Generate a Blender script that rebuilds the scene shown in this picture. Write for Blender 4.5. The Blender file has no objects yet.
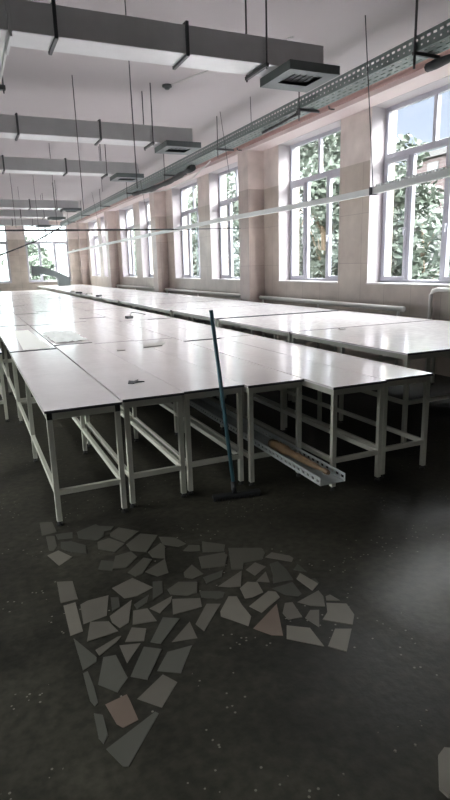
import bpy, bmesh, math, random
from mathutils import Vector, Matrix
random.seed(7)
scene = bpy.context.scene
COL = scene.collection
R = random.Random(11)

# ------------------------------------------------------------------ materials
def new_mat(name):
    m = bpy.data.materials.new(name); m.use_nodes = True
    nt = m.node_tree
    return m, nt, nt.nodes['Principled BSDF']

def set_in(b, **kw):
    for k, v in kw.items():
        b.inputs[k.replace('_', ' ')].default_value = v

def plain(name, col, rough=.5, metal=0.0, var=0.0, scale=6.0, bump=0.0, spec=None):
    """procedural paint / metal with a little uneven tone"""
    m, nt, b = new_mat(name)
    set_in(b, Roughness=rough, Metallic=metal)
    if spec is not None: b.inputs['Specular IOR Level'].default_value = spec
    c = (col[0], col[1], col[2], 1)
    if var or bump:
        tc = nt.nodes.new('ShaderNodeTexCoord')
        n = nt.nodes.new('ShaderNodeTexNoise'); n.inputs['Scale'].default_value = scale; n.inputs['Detail'].default_value = 5
        nt.links.new(tc.outputs['Object'], n.inputs['Vector'])
        mx = nt.nodes.new('ShaderNodeMix'); mx.data_type = 'RGBA'
        mx.inputs['A'].default_value = tuple(x * (1 - var) for x in col) + (1,)
        mx.inputs['B'].default_value = tuple(min(1, x * (1 + var)) for x in col) + (1,)
        nt.links.new(n.outputs['Fac'], mx.inputs['Factor'])
        nt.links.new(mx.outputs['Result'], b.inputs['Base Color'])
        if bump:
            bp = nt.nodes.new('ShaderNodeBump'); bp.inputs['Strength'].default_value = bump
            nt.links.new(n.outputs['Fac'], bp.inputs['Height']); nt.links.new(bp.outputs['Normal'], b.inputs['Normal'])
    else:
        b.inputs['Base Color'].default_value = c
    return m

M = {}
M['frame_paint'] = plain('cream_frame_paint', (.43, .43, .37), .4, 0, .08, 9)
M['black_plastic'] = plain('black_plastic', (.012, .012, .012), .5)
M['dark_edge'] = plain('dark_edge_band', (.035, .035, .045), .45)
M['ceiling'] = plain('ceiling_paint', (.51, .475, .485), .85, 0, .03, 1.2)
M['beam'] = plain('beam_paint', (.70, .60, .59), .8, 0, .04, 1.5)
M['white_pvc'] = plain('white_window_plastic', (.50, .50, .56), .3)
M['sill'] = plain('white_sill', (.66, .63, .64), .35)
M['reveal'] = plain('white_plaster', (.50, .46, .48), .7, 0, .03, 2)
M['rail'] = plain('white_rail', (.80, .82, .80), .35, .1)
M['galv'] = plain('galvanised_sheet', (.60, .61, .615), .33, .78, .12, 5)
M['galv_dark'] = plain('galvanised_flange', (.10, .105, .11), .5, .5)
M['diffuser'] = plain('grey_green_sheet', (.16, .185, .185), .42, .6, .1, 4)
M['rod'] = plain('dark_steel_rod', (.09, .09, .095), .5, .4)
M['tray_zinc'] = plain('bright_zinc_tray', (.42, .45, .44), .4, .3, .15, 8)
M['tray'] = plain('zinc_cable_tray', (.23, .275, .265), .45, .55, .15, 8)
M['cable'] = plain('dark_cable', (.03, .032, .034), .55, 0, .2, 20)
M['white_cable'] = plain('white_cable', (.75, .74, .72), .5)
M['red_pipe'] = plain('red_brown_paint', (.34, .215, .195), .5, 0, .12, 5)
M['radiator'] = plain('radiator_paint', (.80, .78, .74), .4, 0, .05, 6)
M['wood'] = plain('stained_wood', (.14, .088, .045), .45, 0, .75, 18)
M['paper'] = plain('white_paper', (.88, .88, .85), .6)
M['card'] = plain('brown_card', (.40, .375, .36), .7, 0, .1, 8)
M['lint'] = plain('dark_lint', (.06, .06, .065), .9)
M['broom_handle'] = plain('blue_green_handle', (.05, .12, .15), .4, .1)
M['broom_head'] = plain('black_broom_head', (.012, .013, .015), .6)
M['bark'] = plain('bark', (.12, .09, .06), .9, 0, .3, 8)
M['leaf_a'] = plain('leaf_green', (.052, .068, .051), .6, 0, .35, 2)
M['leaf_b'] = plain('leaf_pale', (.070, .088, .069), .6, 0, .35, 2)
M['pale_render'] = plain('pale_render', (.06, .058, .058), .9, 0, .1, 1)
M['leaf_c'] = plain('leaf_flare', (.11, .14, .108), .6, 0, .3, 2)  # far trees: flare at the far windows put into a paler leaf colour
M['outside_ground'] = plain('yard_ground', (.028, .035, .024), .9, 0, .3, .5)
M['film'] = plain('plastic_film', (.92, .94, .92), .3, 0, .06, 12, .3)
for i, c in enumerate([(.088, .081, .068), (.125, .114, .096), (.056, .053, .043), (.042, .041, .034), (.118, .088, .070), (.062, .062, .052)]):
    M['stone%d' % i] = plain('broken_marble_%s' % 'abcdef'[i], c, .6, 0, .16, 7, .08, .25)

# laminate: white, glossy, smudged
m, nt, b = new_mat('white_laminate'); M['laminate'] = m
tc = nt.nodes.new('ShaderNodeTexCoord')
n1 = nt.nodes.new('ShaderNodeTexNoise'); n1.inputs['Scale'].default_value = 2.2; n1.inputs['Detail'].default_value = 6
n2 = nt.nodes.new('ShaderNodeTexNoise'); n2.inputs['Scale'].default_value = 14; n2.inputs['Detail'].default_value = 4
for n in (n1, n2): nt.links.new(tc.outputs['Object'], n.inputs['Vector'])
cr = nt.nodes.new('ShaderNodeValToRGB')
cr.color_ramp.elements[0].position = .30; cr.color_ramp.elements[0].color = (.80, .755, .77, 1)
cr.color_ramp.elements[1].position = .62; cr.color_ramp.elements[1].color = (.86, .815, .83, 1)
nt.links.new(n1.outputs['Fac'], cr.inputs['Fac']); nt.links.new(cr.outputs['Color'], b.inputs['Base Color'])
mr = nt.nodes.new('ShaderNodeMapRange'); mr.inputs['To Min'].default_value = .10; mr.inputs['To Max'].default_value = .20
mr.inputs['From Min'].default_value = .3; mr.inputs['From Max'].default_value = .7
nt.links.new(n2.outputs['Fac'], mr.inputs['Value']); nt.links.new(mr.outputs['Result'], b.inputs['Roughness'])
b.inputs['Specular IOR Level'].default_value = .6

# floor: dark worn concrete with pale specks
m, nt, b = new_mat('worn_concrete'); M['floor'] = m
tc = nt.nodes.new('ShaderNodeTexCoord')
n1 = nt.nodes.new('ShaderNodeTexNoise'); n1.inputs['Scale'].default_value = .9; n1.inputs['Detail'].default_value = 8; n1.inputs['Roughness'].default_value = .65
n2 = nt.nodes.new('ShaderNodeTexNoise'); n2.inputs['Scale'].default_value = 22; n2.inputs['Detail'].default_value = 5
vo = nt.nodes.new('ShaderNodeTexVoronoi'); vo.inputs['Scale'].default_value = 26
for n in (n1, n2, vo): nt.links.new(tc.outputs['Object'], n.inputs['Vector'])
cr = nt.nodes.new('ShaderNodeValToRGB')
cr.color_ramp.elements[0].position = .40; cr.color_ramp.elements[0].color = (.0145, .0135, .0108, 1)
cr.color_ramp.elements[1].position = .62; cr.color_ramp.elements[1].color = (.044, .0415, .032, 1)
nt.links.new(n1.outputs['Fac'], cr.inputs['Fac'])
mm = nt.nodes.new('ShaderNodeMix'); mm.data_type = 'RGBA'; mm.blend_type = 'MULTIPLY'; mm.inputs['Factor'].default_value = .6
cr2 = nt.nodes.new('ShaderNodeValToRGB')
cr2.color_ramp.elements[0].position = .35; cr2.color_ramp.elements[0].color = (.45, .45, .45, 1)
cr2.color_ramp.elements[1].position = .65; cr2.color_ramp.elements[1].color = (1.15, 1.15, 1.1, 1)
nt.links.new(n2.outputs['Fac'], cr2.inputs['Fac'])
nt.links.new(cr.outputs['Color'], mm.inputs['A']); nt.links.new(cr2.outputs['Color'], mm.inputs['B'])
# specks: small voronoi cores, only in patches
lt = nt.nodes.new('ShaderNodeMath'); lt.operation = 'LESS_THAN'; lt.inputs[1].default_value = .13
nt.links.new(vo.outputs['Distance'], lt.inputs[0])
n3 = nt.nodes.new('ShaderNodeTexNoise'); n3.inputs['Scale'].default_value = 2.3; n3.inputs['Detail'].default_value = 3
nt.links.new(tc.outputs['Object'], n3.inputs['Vector'])
gt = nt.nodes.new('ShaderNodeMath'); gt.operation = 'GREATER_THAN'; gt.inputs[1].default_value = .54
nt.links.new(n3.outputs['Fac'], gt.inputs[0])
mul = nt.nodes.new('ShaderNodeMath'); mul.operation = 'MULTIPLY'
nt.links.new(lt.outputs[0], mul.inputs[0]); nt.links.new(gt.outputs[0], mul.inputs[1])
mul2 = nt.nodes.new('ShaderNodeMath'); mul2.operation = 'MULTIPLY'; mul2.inputs[1].default_value = .55
nt.links.new(mul.outputs[0], mul2.inputs[0])
mx = nt.nodes.new('ShaderNodeMix'); mx.data_type = 'RGBA'; mx.inputs['B'].default_value = (.22, .21, .18, 1)
nt.links.new(mul2.outputs[0], mx.inputs['Factor']); nt.links.new(mm.outputs['Result'], mx.inputs['A'])
nt.links.new(mx.outputs['Result'], b.inputs['Base Color'])
mr = nt.nodes.new('ShaderNodeMapRange'); mr.inputs['To Min'].default_value = .42; mr.inputs['To Max'].default_value = .70
mr.inputs['From Min'].default_value = .3; mr.inputs['From Max'].default_value = .7
nt.links.new(n1.outputs['Fac'], mr.inputs['Value']); nt.links.new(mr.outputs['Result'], b.inputs['Roughness'])
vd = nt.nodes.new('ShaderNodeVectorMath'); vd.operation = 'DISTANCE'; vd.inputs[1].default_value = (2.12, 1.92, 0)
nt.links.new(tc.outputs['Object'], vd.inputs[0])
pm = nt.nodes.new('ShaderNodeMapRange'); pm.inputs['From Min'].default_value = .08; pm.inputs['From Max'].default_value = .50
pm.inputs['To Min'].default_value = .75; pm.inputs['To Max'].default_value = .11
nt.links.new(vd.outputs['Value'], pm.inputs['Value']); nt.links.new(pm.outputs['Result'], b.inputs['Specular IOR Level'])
bp = nt.nodes.new('ShaderNodeBump'); bp.inputs['Strength'].default_value = .12; bp.inputs['Distance'].default_value = .02
nt.links.new(n2.outputs['Fac'], bp.inputs['Height']); nt.links.new(bp.outputs['Normal'], b.inputs['Normal'])

# wall: marble tile to 3.25 m, paint above
def wall_mat(name, tile, tile2, paint):
    m, nt, b = new_mat(name)
    tc = nt.nodes.new('ShaderNodeTexCoord'); sx = nt.nodes.new('ShaderNodeSeparateXYZ')
    nt.links.new(tc.outputs['Object'], sx.inputs[0])
    ad = nt.nodes.new('ShaderNodeMath'); nt.links.new(sx.outputs['X'], ad.inputs[0]); nt.links.new(sx.outputs['Y'], ad.inputs[1])
    cx = nt.nodes.new('ShaderNodeCombineXYZ'); nt.links.new(ad.outputs[0], cx.inputs['X']); nt.links.new(sx.outputs['Z'], cx.inputs['Y'])
    br = nt.nodes.new('ShaderNodeTexBrick'); br.offset = 0
    br.inputs['Scale'].default_value = 1; br.inputs['Brick Width'].default_value = .62; br.inputs['Row Height'].default_value = .8125
    br.inputs['Mortar Size'].default_value = .004; br.inputs['Bias'].default_value = 0
    br.inputs['Color1'].default_value = tile + (1,); br.inputs['Color2'].default_value = tile2 + (1,)
    br.inputs['Mortar'].default_value = tuple(x * .72 for x in tile) + (1,)
    nt.links.new(cx.outputs[0], br.inputs['Vector'])
    n = nt.nodes.new('ShaderNodeTexNoise'); n.inputs['Scale'].default_value = 2.5; n.inputs['Detail'].default_value = 7
    nt.links.new(tc.outputs['Object'], n.inputs['Vector'])
    r = nt.nodes.new('ShaderNodeValToRGB'); r.color_ramp.elements[0].position = .3; r.color_ramp.elements[0].color = (.82, .80, .79, 1)
    r.color_ramp.elements[1].position = .7; r.color_ramp.elements[1].color = (1.06, 1.05, 1.04, 1)
    nt.links.new(n.outputs['Fac'], r.inputs['Fac'])
    g = nt.nodes.new('ShaderNodeMath'); g.operation = 'GREATER_THAN'; g.inputs[1].default_value = 3.245
    nt.links.new(sx.outputs['Z'], g.inputs[0])
    mx = nt.nodes.new('ShaderNodeMix'); mx.data_type = 'RGBA'; mx.inputs['B'].default_value = paint + (1,)
    nt.links.new(g.outputs[0], mx.inputs['Factor']); nt.links.new(br.outputs['Color'], mx.inputs['A'])
    mu = nt.nodes.new('ShaderNodeMix'); mu.data_type = 'RGBA'; mu.blend_type = 'MULTIPLY'; mu.inputs['Factor'].default_value = 1
    nt.links.new(mx.outputs['Result'], mu.inputs['A']); nt.links.new(r.outputs['Color'], mu.inputs['B'])
    nt.links.new(mu.outputs['Result'], b.inputs['Base Color'])
    rr = nt.nodes.new('ShaderNodeMapRange'); rr.inputs['To Min'].default_value = .28; rr.inputs['To Max'].default_value = .8
    nt.links.new(g.outputs[0], rr.inputs['Value']); nt.links.new(rr.outputs['Result'], b.inputs['Roughness'])
    return m
M['wall'] = wall_mat('tiled_wall', (.52, .455, .40), (.58, .515, .455), (.74, .665, .63))
M['pillar'] = wall_mat('tiled_pillar', (.47, .39, .355), (.54, .45, .41), (.71, .62, .585))
M['plain_wall'] = plain('grey_painted_wall', (.34, .33, .31), .8, 0, .08, 1.2)

# brick tower outside
m, nt, b = new_mat('pink_brick_facade'); M['facade'] = m
tc = nt.nodes.new('ShaderNodeTexCoord'); sx = nt.nodes.new('ShaderNodeSeparateXYZ'); nt.links.new(tc.outputs['Object'], sx.inputs[0])
ad = nt.nodes.new('ShaderNodeMath'); nt.links.new(sx.outputs['X'], ad.inputs[0]); nt.links.new(sx.outputs['Y'], ad.inputs[1])
cx = nt.nodes.new('ShaderNodeCombineXYZ'); nt.links.new(ad.outputs[0], cx.inputs['X']); nt.links.new(sx.outputs['Z'], cx.inputs['Y'])
br = nt.nodes.new('ShaderNodeTexBrick'); br.inputs['Scale'].default_value = 1; br.inputs['Brick Width'].default_value = .9; br.inputs['Row Height'].default_value = .3
br.inputs['Mortar Size'].default_value = .05; br.inputs['Color1'].default_value = (.050, .033, .032, 1); br.inputs['Color2'].default_value = (.043, .028, .028, 1); br.inputs['Mortar'].default_value = (.065, .055, .054, 1)
nt.links.new(cx.outputs[0], br.inputs['Vector']); nt.links.new(br.outputs['Color'], b.inputs['Base Color']); b.inputs['Roughness'].default_value = .9

# window glass: clear pane with a fresnel sheen
m = bpy.data.materials.new('window_glass'); m.use_nodes = True; nt = m.node_tree; nt.nodes.clear(); M['glass'] = m
o = nt.nodes.new('ShaderNodeOutputMaterial'); tr = nt.nodes.new('ShaderNodeBsdfTransparent'); tr.inputs['Color'].default_value = (.90, .93, .93, 1)
gl = nt.nodes.new('ShaderNodeBsdfGlossy'); gl.inputs['Roughness'].default_value = .02
lw = nt.nodes.new('ShaderNodeLayerWeight'); lw.inputs['Blend'].default_value = .5
pw = nt.nodes.new('ShaderNodeMath'); pw.operation = 'POWER'; pw.inputs[1].default_value = 5
nt.links.new(lw.outputs['Facing'], pw.inputs[0])
fr = nt.nodes.new('ShaderNodeMapRange'); fr.inputs['To Min'].default_value = .04; fr.inputs['To Max'].default_value = .5
nt.links.new(pw.outputs[0], fr.inputs['Value'])
ms = nt.nodes.new('ShaderNodeMixShader')
nt.links.new(fr.outputs[0], ms.inputs[0]); nt.links.new(tr.outputs[0], ms.inputs[1]); nt.links.new(gl.outputs[0], ms.inputs[2]); nt.links.new(ms.outputs[0], o.inputs[0])

# ------------------------------------------------------------------ mesh helpers
class MB:
    def __init__(s): s.v = []; s.f = []; s.mi = []; s.cur = 0
    def quad(s, pts):
        k = len(s.v); s.v += [tuple(p) for p in pts]; s.f.append(tuple(range(k, k + len(pts)))); s.mi.append(s.cur)
    def box(s, x0, x1, y0, y1, z0, z1, mats=None):
        k = len(s.v)
        s.v += [(x0, y0, z0), (x1, y0, z0), (x1, y1, z0), (x0, y1, z0), (x0, y0, z1), (x1, y0, z1), (x1, y1, z1), (x0, y1, z1)]
        fs = [(0, 3, 2, 1), (4, 5, 6, 7), (0, 1, 5, 4), (1, 2, 6, 5), (2, 3, 7, 6), (3, 0, 4, 7)]  # bottom top -y +x +y -x
        for i, f in enumerate(fs):
            s.f.append(tuple(k + j for j in f)); s.mi.append(mats[i] if mats else s.cur)
        return s
    def prism(s, poly, z0, z1):
        """polygon in XY (any winding) raised from z0 to z1"""
        a = sum(poly[i][0] * poly[(i + 1) % len(poly)][1] - poly[(i + 1) % len(poly)][0] * poly[i][1] for i in range(len(poly)))
        if a < 0: poly = poly[::-1]
        k = len(s.v); n = len(poly)
        s.v += [(p[0], p[1], z0) for p in poly] + [(p[0], p[1], z1) for p in poly]
        s.f.append(tuple(k + i for i in reversed(range(n)))); s.f.append(tuple(k + n + i for i in range(n))); s.mi += [s.cur] * 2
        for i in range(n):
            j = (i + 1) % n; s.f.append((k + i, k + j, k + n + j, k + n + i)); s.mi.append(s.cur)
        return s
    def tube(s, pts, r, n=8, caps=True):
        """round bar along a path; r a number or one per point"""
        pts = [Vector(p) for p in pts]; k0 = len(s.v)
        for i, p in enumerate(pts):
            d = (pts[min(i + 1, len(pts) - 1)] - pts[max(i - 1, 0)]).normalized()
            a = Vector((0, 0, 1)) if abs(d.z) < .9 else Vector((1, 0, 0))
            u = d.cross(a).normalized(); w = u.cross(d)
            rr = r[i] if isinstance(r, (list, tuple)) else r
            for j in range(n):
                t = 2 * math.pi * j / n; s.v.append(tuple(p + rr * (math.cos(t) * u + math.sin(t) * w)))
        for i in range(len(pts) - 1):
            for j in range(n):
                a = k0 + i * n + j; b_ = k0 + i * n + (j + 1) % n
                s.f.append((a, b_, b_ + n, a + n)); s.mi.append(s.cur)
        if caps:
            s.f.append(tuple(k0 + j for j in reversed(range(n)))); e = k0 + (len(pts) - 1) * n
            s.f.append(tuple(e + j for j in range(n))); s.mi += [s.cur] * 2
        return s
    def slotted(s, org, du, dv, L, H, pitch, holes):
        """thin plate with slots: org + u*du + v*dv; holes = [(v0, v1, u fraction 0, u fraction 1)] in every pitch"""
        du = Vector(du); dv = Vector(dv); org = Vector(org); n = max(1, round(L / pitch)); p = L / n
        P = lambda u, v: tuple(org + du * u + dv * v)
        for i in range(n):
            u0 = i * p; vv = 0
            for (v0, v1, a, b_) in holes:
                s.quad([P(u0, vv), P(u0 + p, vv), P(u0 + p, v0), P(u0, v0)])
                s.quad([P(u0, v0), P(u0 + a * p, v0), P(u0 + a * p, v1), P(u0, v1)])
                s.quad([P(u0 + b_ * p, v0), P(u0 + p, v0), P(u0 + p, v1), P(u0 + b_ * p, v1)])
                vv = v1
            s.quad([P(u0, vv), P(u0 + p, vv), P(u0 + p, H), P(u0, H)])
        return s
    def mesh(s, name, mats):
        me = bpy.data.meshes.new(name); me.from_pydata(s.v, [], s.f)
        for m in (mats if isinstance(mats, (list, tuple)) else [mats]): me.materials.append(m)
        me.polygons.foreach_set('material_index', s.mi); me.update(); return me
    def build(s, name, mats, parent=None, smooth=False, bevel=0.0, solid=0.0):
        return link(name, s.mesh(name, mats), parent, smooth, bevel, solid)

def link(name, me, parent=None, smooth=False, bevel=0.0, solid=0.0):
    o = bpy.data.objects.new(name, me); COL.objects.link(o)
    if parent: o.parent = parent
    if smooth:
        for p in me.polygons: p.use_smooth = len(p.vertices) == 4
    if solid:
        w = o.modifiers.new('Solidify', 'SOLIDIFY'); w.thickness = solid; w.offset = 0
    if bevel:
        w = o.modifiers.new('Bevel', 'BEVEL'); w.width = bevel; w.segments = 2; w.limit_method = 'ANGLE'
    return o

def tag(o, label=None, cat=None, group=None, kind=None):
    if label: o['label'] = label
    if cat: o['category'] = cat
    if group: o['group'] = group
    if kind: o['kind'] = kind
    return o

def thing(name, label, cat, loc=(0, 0, 0), rz=0.0, group=None):
    o = bpy.data.objects.new(name, None); COL.objects.link(o); o.empty_display_size = .1
    o.location = loc; o.rotation_euler = (0, 0, rz)
    return tag(o, label, cat, group)

def struct(o, label=None, cat=None): return tag(o, label, cat, None, 'structure')
def copy_tree(o, parent=None):
    c = o.copy(); COL.objects.link(c)
    if parent: c.parent = parent
    for ch in list(o.children): copy_tree(ch, c)
    return c
ORD = ['first', 'second', 'third', 'fourth', 'fifth', 'sixth', 'seventh', 'eighth', 'ninth', 'tenth', 'eleventh', 'twelfth', 'thirteenth', 'fourteenth']
SKY = 24.0
EXPOSURE = 1.42
# ------------------------------------------------------------------ the room
CEIL = 4.22; WX = 6.2; PX = 5.815; BY = 32.0
FX0, FY0 = -6.0, -4.5
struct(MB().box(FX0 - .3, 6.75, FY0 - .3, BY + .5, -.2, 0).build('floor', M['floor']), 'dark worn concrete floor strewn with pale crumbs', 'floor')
struct(MB().box(FX0 - .3, 6.75, FY0 - .3, BY + .5, CEIL, CEIL + .2).build('ceiling', M['ceiling']), 'flat white painted ceiling of the hall', 'ceiling')

PIL = [11.52, 18.22, 24.92, 31.5]
openings = []
for p in PIL: openings += [(p - 5.80, p - 3.64), (p - 2.81, p - .65)]
openings.sort()
SILL, HEAD = 1.28, 4.03
w = MB(); w.box(WX, 6.7, FY0, BY + .5, 0, SILL); w.box(WX, 6.7, FY0, BY + .5, HEAD, CEIL)
y = FY0
for a, b_ in openings: w.box(WX, 6.7, y, a, SILL, HEAD); y = b_
w.box(WX, 6.7, y, BY + .5, SILL, HEAD)
struct(w.build('wall_right', M['wall']), 'window wall of beige marble tiles below pale paint', 'wall')
for i, p in enumerate(PIL):
    y1 = p + .5 if i < 3 else BY
    struct(MB().box(PX, WX, p, y1, 0, HEAD).build('pillar', M['pillar'], bevel=.006),
           'tiled pillar on the window wall, %s' % ['nearest the camera', 'second from the camera', 'third from the camera', 'in the far corner'][i], 'pillar')
struct(MB().box(PX, WX, FY0, BY, HEAD, CEIL).build('beam', M['beam']), 'pinkish concrete beam running above the windows', 'beam')

# back wall
bop = [(-5.4, -3.16), (-2.2, .04), (.0 + .9 - .9 + .0, 2.24)]
bop = [(-5.25, -3.02), (-2.63, -.40), (.02, 2.24), (3.08, 5.31)]
w = MB(); w.box(FX0, WX, BY, BY + .5, 0, 1.05); w.box(FX0, WX, BY, BY + .5, 4.0, CEIL); x = FX0
for a, b_ in bop: w.box(x, a, BY, BY + .5, 1.05, 4.0); x = b_
w.box(x, WX, BY, BY + .5, 1.05, 4.0)
struct(w.build('wall_back', M['wall']), 'far end wall of beige tiles between tall windows', 'wall')
lop = [(2.6 + 3.8 * i, 5.0 + 3.8 * i) for i in range(7)]  # unseen window openings, added to bring fill light into the hall
w = MB(); w.box(FX0 - .3, FX0, FY0, BY + .5, 0, 1.3); w.box(FX0 - .3, FX0, FY0, BY + .5, 4.0, CEIL); y = FY0
for a, b_ in lop: w.box(FX0 - .3, FX0, y, a, 1.3, 4.0); y = b_
w.box(FX0 - .3, FX0, y, BY + .5, 1.3, 4.0)
struct(w.build('wall_left', M['plain_wall']), 'left side wall of the hall with added unseen windows', 'wall')
fop = [(-3.6, -2.0)]  # added opening out of view, lights the surfaces facing the camera
w = MB(); w.box(FX0, WX, FY0 - .3, FY0, 0, 1.6); w.box(FX0, WX, FY0 - .3, FY0, 3.6, CEIL); x = FX0
for a, b_ in fop: w.box(x, a, FY0 - .3, FY0, 1.6, 3.6); x = b_
w.box(x, WX, FY0 - .3, FY0, 1.6, 3.6)
struct(w.build('wall_front', M['plain_wall']), 'wall behind the camera with an added unseen window', 'wall')

# windows: white frames, three lights below a transom, two above
def window(idx, a, b_, z0, z1, axis, plane, lights, label, flip=False):
    """axis 'y': window lies along Y at x=plane (room on the -x side); axis 'x': along X at y=plane"""
    r = thing('window_%d' % idx, label, 'window', (plane, (a + b_) / 2, z0) if axis == 'y' else ((a + b_) / 2, plane, z0))
    r['kind'] = 'structure'
    half = (b_ - a) / 2; H = z1 - z0
    def bx(mb, u0, u1, d0, d1, h0, h1):
        if flip: d0, d1 = -d1, -d0
        if axis == 'y': mb.box(d0, d1, u0, u1, h0, h1)
        else: mb.box(u0, u1, d0, d1, h0, h1)
    f = MB(); t = .065
    zt = 2.0 if axis == 'y' else min(2.06, H - .6)
    bx(f, -half, half, 0, .07, .0, .07); bx(f, -half, half, 0, .07, H - .07, H)
    bx(f, -half, -half + t, 0, .07, .07, H - .07); bx(f, half - t, half, 0, .07, .07, H - .07)
    bx(f, -half + t, half - t, -.004, .066, zt - .05, zt + .05)
    bx(f, -.035, .035, 0, .07, zt + .05, H - .07)
    us = [-half + t] + lights + [half - t]
    for u in lights: bx(f, u - .04, u + .04, 0, .07, .07, zt - .05)
    f.build('window_frame', M['white_pvc'], r, bevel=.006)
    # opening sashes on the outer lights
    for k in (0, len(us) - 2):
        s = MB(); u0 = us[k] + (.04 if k else .0); u1 = us[k + 1] - (.04 if k < len(us) - 2 else 0); q = .05
        bx(s, u0, u1, -.018, .05, .07, .07 + q); bx(s, u0, u1, -.018, .05, zt - .05 - q, zt - .05)
        bx(s, u0, u0 + q, -.018, .05, .07 + q, zt - .05 - q); bx(s, u1 - q, u1, -.018, .05, .07 + q, zt - .05 - q)
        so = s.build('sash', M['white_pvc'], r, bevel=.004)
        h = MB(); uu = (u1 - .025) if k == 0 else (u0 + .025)
        bx(h, uu - .012, uu + .012, -.05, -.018, .85, .88); bx(h, uu - .01, uu + .01, -.06, -.045, .76, .88)
        h.build('window_handle', M['white_pvc'], so)
    g = MB(); bx(g, -half + .02, half - .02, .030, .036, .03, H - .03); g.build('glass', M['glass'], r)
    sl = MB()
    bx(sl, -half, half, -.30 if not flip else -.2, .0, -.002, .022)
    sl.build('window_sill', M['sill'], r, bevel=.004)
    return r
WL = ['nearest the camera, with a brick block seen through it', 'second from the camera, full of green leaves', 'third from the camera', 'fourth from the camera',
      'fifth from the camera', 'sixth from the camera', 'seventh from the camera', 'farthest from the camera, beside the corner']
for i, (a, b_) in enumerate(openings):
    window(i + 1, a, b_, SILL, HEAD, 'y', 6.475, [-.30, .46 - .02], 'tall white framed window in the right wall, ' + WL[i])
BL = ['hidden far left', 'left of the far end', 'cut by the left edge of the photo', 'beside the corner with the right wall']
for i, (a, b_) in enumerate(bop):
    window(i + 9, a, b_, 1.05, 4.0, 'x', BY + .2, [-.38, .36], 'tall window in the far end wall, ' + BL[i])
for i, (a, b_) in enumerate(lop): window(i + 13, a, b_, 1.3, 4.0, 'y', FX0 - .15, [-.38, .36], 'added unseen window of the left wall, %s from the camera' % ORD[i], True)
for i, (a, b_) in enumerate(fop): window(i + 20, a, b_, 1.6, 3.6, 'x', FY0 - .15, [-.38, .36], 'added unseen window of the wall behind the camera', True)
# white plaster reveals lining the right wall's openings
for i, (a, b_) in enumerate(openings):
    r = MB(); e = .004
    r.box(WX - .002, 6.474, b_ - .0001 - e, b_ + .0, SILL + .024, HEAD); r.box(WX - .002, 6.474, a, a + e, SILL + .024, HEAD); r.box(WX - .002, 6.474, a + e, b_ - e, HEAD - e, HEAD)
    struct(r.build('trim_%d' % (i + 1), M['reveal']), 'white plaster reveal of the right wall window, ' + WL[i], 'reveal')

# pipe radiators under the windows
def radiator(y0, y1, label):
    r = thing('pipe_radiator', label, 'radiator', (6.02, y0, 0), 0, 'pipe radiators below the right windows'); L = y1 - y0
    for z in (.93, .55):
        MB().tube([(0, 0, z), (0, L, z)], .042, 12).build('radiator_pipe', M['radiator'], r, True)
    for yy in (.12, L / 2, L - .12): MB().tube([(0, yy, .0), (0, yy, .93)], .022, 8).build('support', M['radiator'], r, True)
radiator(6.75, 11.4, 'white pipe radiator under the two nearest windows of right wall')
radiator(12.35, 18.1, 'white pipe radiator between the first and second pillars')
radiator(18.9, 24.8, 'white pipe radiator between the second and third pillars')
rp = MB().tube([(6.12, 6.31, .0), (6.12, 6.31, 1.16), (6.12, 6.27, 1.215), (6.12, 6.19, 1.235), (6.12, 4.7, 1.235)], .032, 10)
tag(rp.build('heating_pipe', M['radiator'], smooth=True), 'white upright heating pipe with elbow under the nearest window', 'pipe')

# red-brown pipe along the beam
t = thing('red_pipe', 'red-brown pipe running along the beam over the windows', 'pipe', (0, 0, 0))
MB().tube([(5.765, -1, 4.125), (5.765, 31.45, 4.125)], .042, 10).build('pipe_run', M['red_pipe'], t, True)
for yy in (5.2, 8.36, 11.8, 15.2, 18.7):
    MB().tube([(5.814, yy, 4.075), (5.75, yy, 4.07), (5.715, yy, 4.075), (5.705, yy, 4.12)], .012, 6).build('pipe_hook', M['rod'], t)

# ------------------------------------------------------------------ work tables
_cache = {}
def cached(key, fn):
    if key not in _cache: _cache[key] = fn()
    return _cache[key]

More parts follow.
